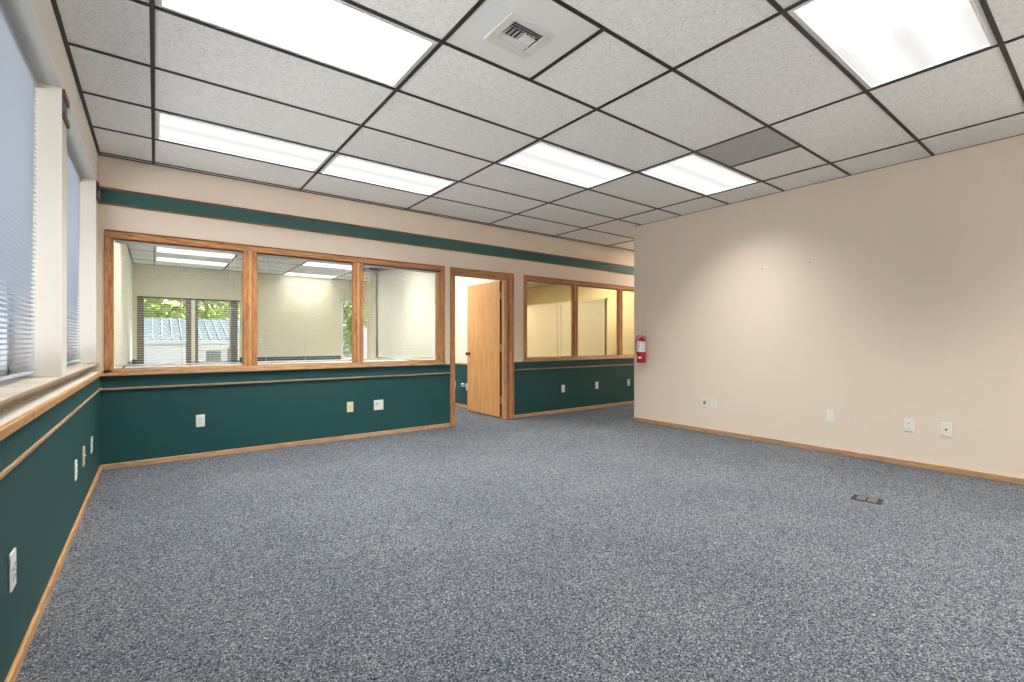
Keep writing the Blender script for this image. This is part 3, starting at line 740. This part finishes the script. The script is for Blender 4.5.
# in the next room
plate('light switch on the white wall seen through the doorway', 'switch', (RBX, 6.88, 1.135), RR, cream_pl, name='light_switch', cat='light switch')
plate('white outlet low on the teal wall just inside the doorway, left', 'duplex', (RBX, 7.06, .370), RR, white_pl)
pl = plate('white outlet with a plug in it, beside the edge of the open door', 'duplex', (RBX, 6.66, .355), RR, white_pl)
t = thing('power_adapter', 'small white plug-in adapter in the outlet beside the open door', 'plug', (RBX-.011, 6.74, .375))
q = MB(); q.box((-.045, -.045, -.02), (0, .03, .03), white_pl, .006); q.build('body', t)
q = MB(); q.box((-.050, -.012, -.006), (-.045, .012, .014), grey_pl); q.build('cap', t)
plate('light switch on the far cream wall seen through the middle pane', 'switch', (1.985, RBY, 1.13), 0, cream_pl, name='light_switch', cat='light switch')

# ---------------------------------------------------------------- fire extinguisher
t = thing('fire_extinguisher', 'red fire extinguisher hanging on the end of the cream wall', 'fire extinguisher', (XR-.085, 4.025, .82))
r_ = .058
q = MB(); q.lathe([(.048, 0), (.054, .002), (r_, .012), (r_, .285), (.055, .305), (.045, .325), (.028, .340), (.020, .346), (.020, .352)], red, n=32); q.build('cylinder', t)
def arc_label(z0, z1, a0, a1, m, rr, nm, parent):
    q = MB(); n = 18; P = []
    for i in range(n+1):
        a = a0+(a1-a0)*i/n; P.append((rr*math.cos(a), rr*math.sin(a)))
    for i in range(n):
        (xa, ya), (xb, yb) = P[i], P[i+1]
        q.face([(xa, ya, z0), (xb, yb, z0), (xb, yb, z1), (xa, ya, z1)], m, True)
        k_ = (rr-.0008)/rr
        q.face([(xa*k_, ya*k_, z0), (xa*k_, ya*k_, z1), (xb*k_, yb*k_, z1), (xb*k_, yb*k_, z0)], m, True)
    return q.build(nm, parent)
# faces the camera: direction (-x,-y)
ca = math.atan2(-4.035, -(XR-.085))
lab_o = arc_label(.150, .290, ca-1.35, ca+1.25, paper, r_+.0012, 'label', t)
for k in range(7):
    z = .275-.016*k; arc_label(z, z+.004, ca-.1, ca+.85-.1*(k % 3), ink, r_+.0020, 'print_line', lab_o)
for k in range(3):
    z = .265-.030*k; arc_label(z-.008, z+.006, ca-1.1, ca-.35, ink if k == 1 else grey_pl, r_+.0020, 'pictogram', lab_o)
arc_label(.060, .085, ca-.75, ca+.05, paper, r_+.0012, 'lower_sticker', t)
q = MB(); q.lathe([(.017, .350), (.017, .375), (.012, .378), (.012, .392)], steel, n=16); q.box((-.014, -.016, .372), (.014, .016, .392), steel, .002); q.build('valve', t)
q = MB(); q.box((-.008, -.080, -.003), (.008, .01, .003), steel, .001, Matrix.Translation((0, 0, .394)) @ Matrix.Rotation(math.radians(-28), 4, 'X')); q.build('top_lever', t)
q = MB(); q.box((-.008, -.070, -.003), (.008, .01, .003), black, .001, Matrix.Translation((0, 0, .378)) @ Matrix.Rotation(math.radians(22), 4, 'X')); q.build('carry_handle', t)
q = MB(); q.lathe([(.014, 0), (.014, -.010)], steel, (-.014, 0, .362), 'x', 14); q.lathe([(.011, 0), (.011, -.001)], paper, (-.0245, 0, .362), 'x', 14); q.build('pressure_gauge', t)
q = MB()
P = [(0, .012, .375), (0, .045, .372), (-.005, .070, .350), (-.010, .082, .310), (-.012, .084, .250), (-.010, .080, .195), (-.006, .072, .160)]
q.tube(P, .0065, black, 8); q.tube([(-.006, .072, .165), (-.005, .070, .120)], [.008, .011], black, 10); q.build('hose', t)
q = MB(); q.tube([(-.012, -.018, .382), (-.016, -.02, .386), (-.018, -.006, .398), (-.012, .008, .39)], .0018, ivory_pl, 6); q.build('safety_pin', t)
q = MB(); q.box((r_-.004, -.012, .20), (.085, .012, .36), steel); q.box((.078, -.02, .10), (.085, .02, .37), steel)
q.box((.030, -.030, .110), (.078, .030, .122), steel); q.build('wall_bracket', t)

# floor outlet lid, carpet flush -------------------------------------------------------
t = thing('floor_outlet_lid', 'flush brown floor outlet cover in the carpet near the cream wall', 'floor outlet', (3.99, 1.115, 0), (0, 0, math.radians(8)))
q = MB(); q.box((-.065, -.085, 0), (.065, .085, .004), floorbox_m, .0015); q.build('rim', t)
for s_ in (-1, 1):
    q = MB(); q.box((-.052, s_*.042-.036, 0), (.052, s_*.042+.036, .0015), flap_m, .001, Matrix.Translation((0, 0, .0045)) @ Matrix.Rotation(math.radians(-2*s_), 4, 'X')); q.build('flap', t)

# ---------------------------------------------------------------- outdoors
GZ = -1.2
grass_m = mix_noise(newmat('lawn', (.16, .26, .06, 1), .9), (.04, .08, .015, 1), (.09, .14, .03, 1), 4, 6)
concrete = mix_noise(newmat('pale_concrete', (.7, .69, .66, 1), .9), (.66, .65, .62, 1), (.76, .75, .72, 1), 3, 5)
concrete_mid = mix_noise(newmat('grey_concrete', (.4, .4, .4, 1), .9), (.32, .33, .35, 1), (.40, .41, .43, 1), 3, 5)
asphalt = mix_noise(newmat('driveway', (.3, .3, .3, 1), .9), (.10, .10, .10, 1), (.15, .15, .15, 1), 3, 6)
siding = newmat('white_siding', (.52, .53, .56, 1), .7, 0, .1)
siding_d = newmat('siding_shadow_gap', (.20, .21, .23, 1), .7)
roof_m = newmat('pale_metal_roof', (.050, .068, .078, 1), .8, 0, 0)
rib_m = newmat('roof_rib', (.12, .14, .15, 1), .8, 0, 0)
darkwin = newmat('dark_glazing', (.10, .12, .13, 1), .15)
leafm = mix_noise(newmat('spring_leaves', (.3, .5, .08, 1), .7), (.15, .21, .02, 1), (.30, .37, .045, 1), 1.2, 4)
bark = newmat('bark', (.12, .09, .06, 1), .9)
b = MB(); b.box((-40, -35, GZ-.1), (-.8, 60, GZ), concrete_mid); b.box((-.8, RBY+.3, GZ-.1), (60, 60, GZ), grass_m); b.box((-40, -60, GZ-.1), (60, YF-.3, GZ-.001), concrete)
b.box((XE+.5, YF-.3, GZ-.1), (60, RBY+.4, GZ-.0005), concrete)
struct(b.build('ground_outside'), 'lawn and paving outside')
b = MB(); b.box((-12, 14.5, GZ), (14, 18.5, GZ+.01), asphalt); struct(b.build('driveway_outside'), 'grey driveway outside')

def house(name, label, x0, x1, y0, y1, eave, ridge, mat, doors=()):
    t = thing(name, label, 'building', ((x0+x1)/2, (y0+y1)/2, GZ))
    cx, cy = (x0+x1)/2, (y0+y1)/2; hx, hy = (x1-x0)/2, (y1-y0)/2; e = eave-GZ; rg = ridge-GZ
    q = MB(); q.box((-hx, -hy, 0), (hx, hy, e), mat)
    k = 0
    z = .2
    while z < e: q.box((-hx-.006, -hy-.008, z), (hx+.006, -hy, z+.02), siding_d); z += .22
    q.build('wall', t)
    q = MB(); o = .35
    A = [(-hx-o, -hy-o, e), (hx+o, -hy-o, e), (hx+o, 0, rg), (-hx-o, 0, rg), (-hx-o, hy+o, e), (hx+o, hy+o, e)]
    q.face([A[0], A[1], A[2], A[3]], roof_m); q.face([A[3], A[2], A[5], A[4]], roof_m)
    d = -.08; B = [(p[0], p[1], p[2]+d) for p in A]
    q.face([B[3], B[2], B[1], B[0]], siding); q.face([B[4], B[5], B[2], B[3]], siding)
    q.face([B[0], B[1], A[1], A[0]], siding); q.face([A[0], A[3], B[3], B[0]], siding); q.face([A[1], B[1], B[2], A[2]], siding)
    q.face([(-hx, -hy, e), (-hx, 0, rg-.08), (-hx, hy, e)], mat); q.face([(hx, -hy, e), (hx, hy, e), (hx, 0, rg-.08)], mat)
    n = int((2*hx+2*o)/.27)
    for i in range(n+1):
        x = -hx-o+i*(2*hx+2*o)/n; L = math.hypot(hy+o, rg-e)
        M_ = Matrix.Translation((x, -hy-o, e)) @ Matrix.Rotation(math.atan2(rg-e, hy+o), 4, 'X')
        q.box((-.015, 0, 0), (.015, L, .045), rib_m, 0, M_)
    q.build('roof', t)
    for (dx0, dx1, dz0, dz1, m) in doors:
        q = MB(); q.box((dx0-cx, -hy-.05, dz0-GZ), (dx1-cx, -hy, dz1-GZ), m)
        q.box((dx0-cx-.06, -hy-.03, dz0-GZ), (dx0-cx, -hy, dz1-GZ+.06), siding); q.box((dx1-cx, -hy-.03, dz0-GZ), (dx1-cx+.06, -hy, dz1-GZ+.06), siding)
        q.build('window' if dz0 > GZ+.3 else 'garage_door', t)
    return t
house('garage', 'white garage with ribbed pale roof, seen through the left pane', -2.2, 4.5, 20.0, 25.5, 1.15, 2.0, siding,
      [(-.9, 1.0, GZ, .95, siding), (1.45, 1.9, -.4, .75, darkwin), (2.1, 2.35, -.9, .85, darkwin), (3.3, 3.9, -.4, .75, darkwin)])
house('neighbour_house', 'white neighbouring house beyond the outside windows', 0, 8, 0, 5, 1.6, 3.1, siding, [(1.2, 2.2, -.2, 1.1, darkwin), (4.6, 6.0, -.2, 1.1, darkwin)])
nh = [o for o in C.objects if o.name == 'neighbour_house'][0]; nh.location = (-9.0, 5.5, GZ); nh.rotation_euler = (0, 0, math.radians(90))

def tree(label, x, y, h, rad, n, seed, group='trees outside'):
    rnd = random.Random(seed)
    t = thing('tree', label, 'tree', (x, y, GZ), group=group)
    q = MB(); q.tube([(0, 0, 0), (.08, .03, h*.3), (-.05, .05, h*.55), (.05, 0, h*.8)], [.20, .16, .10, .04], bark, 8)
    for k in range(7):
        a = k*2.4; q.tube([(0, 0, h*(.3+.06*k)), (math.cos(a)*rad*.35, math.sin(a)*rad*.35, h*(.42+.06*k)), (math.cos(a)*rad*.65, math.sin(a)*rad*.65, h*(.50+.06*k))], [.07, .05, .02], bark, 6)
    q.build('trunk', t)
    q = MB(); blobs = [(rnd.gauss(0, rad*.42), rnd.gauss(0, rad*.42), h*.62+rnd.gauss(0, h*.16), rad*rnd.uniform(.28, .5)) for _ in range(16)]
    for i in range(n):
        bx_, by_, bz_, br = rnd.choice(blobs)
        u = Vector((rnd.gauss(0, 1), rnd.gauss(0, 1), rnd.gauss(0, 1))).normalized()*br*rnd.uniform(.75, 1.05)
        c = Vector((bx_, by_, bz_))+u; s_ = rnd.uniform(.12, .24)
        a = Vector((rnd.gauss(0, 1), rnd.gauss(0, 1), rnd.gauss(0, 1))).normalized(); b2 = a.cross(u.normalized()+Vector((.01, 0, 0))).normalized()
        q.face([c-a*s_, c-b2*s_*.5, c+a*s_, c+b2*s_*.5], leafm)
    q.build('foliage', t)
    return t
tree('bright green tree behind the garage roof, left of the dark window post', .2, 31.5, 6.6, 3.3, 9000, 1)
tree('bright green tree behind the garage, seen right of the dark window post', 9.6, 37, 7.2, 3.4, 9000, 2)
tree('low green tree behind the garage at the left edge of the left pane', -7.0, 33.0, 6.6, 3.0, 7000, 3)
tree('green tree outside, seen at the far right corner window', 15.5, 27.0, 4.6, 2.1, 3600, 4)
tree('green tree beside the neighbouring house, behind the blinds', -7.5, 12.5, 6.0, 2.2, 4200, 5)
# shrub by the far corner window
def shrub(label, x, y, s0, seed):
    rnd = random.Random(seed); t = thing('shrub', label, 'shrub', (x, y, GZ), group='shrubs outside')
    q = MB(); q.tube([(0, 0, 0), (.02, 0, .3*s0), (.05, .02, .7*s0)], [.04, .03, .01], bark, 6); q.build('stem', t)
    q = MB()
    for i in range(1500):
        u = Vector((rnd.gauss(0, 1), rnd.gauss(0, 1), rnd.gauss(0, .8))).normalized()*s0*rnd.uniform(.55, 1.0)
        c = Vector((0, 0, s0*.85))+u; a = Vector((rnd.gauss(0, 1), rnd.gauss(0, 1), rnd.gauss(0, 1))).normalized(); b2 = a.cross(u).normalized(); k_ = .05
        q.face([c-a*k_, c-b2*k_*.5, c+a*k_, c+b2*k_*.5], leafm)
    q.build('foliage', t)
shrub('bright green shrub outside the far corner window of the next room', 5.3, 15.2, .95, 11)
# parked car outside the far corner window
def car():
    t = thing('car', 'white car parked outside the far corner window of the next room', 'car', (6.6, 17.6, GZ))
    paint = newmat('white_car_paint', (.82, .83, .85, 1), .15)
    prof = [(-2.2, .45), (-2.2, .85), (-1.9, .98), (-1.15, 1.05), (-.55, 1.45), (.75, 1.48), (1.45, 1.08), (2.05, .95), (2.2, .75), (2.2, .42), (1.75, .32), (-1.75, .32)]
    q = MB(); L = [(x, -.84, z) for x, z in prof]; R_ = [(x, .84, z) for x, z in prof]
    q.face(L, paint); q.face(R_[::-1], paint); n = len(prof)
    for i in range(n): q.face([L[i], R_[i], R_[(i+1) % n], L[(i+1) % n]][::-1], paint)
    q.build('body', t)
    for sy in (-1, 1):
        q = MB(); q.face([(-1.0, sy*.845, 1.08), (-.52, sy*.845, 1.40), (.05, sy*.845, 1.42), (.05, sy*.845, 1.08)], darkwin); q.face([(.12, sy*.845, 1.08), (.12, sy*.845, 1.42), (.70, sy*.845, 1.42), (1.25, sy*.845, 1.10)], darkwin); q.build('side_window', t)
    for sx_ in (-1.35, 1.35):
        for sy in (-.84, .66):
            q = MB(); q.lathe([(.30, 0), (.33, .03), (.33, .15), (.30, .18)], black, (sx_, sy, .33), 'y', 24); q.lathe([(.19, -.005), (.19, .185)], steel, (sx_, sy, .33), 'y', 16); q.build('wheel', t)
car()
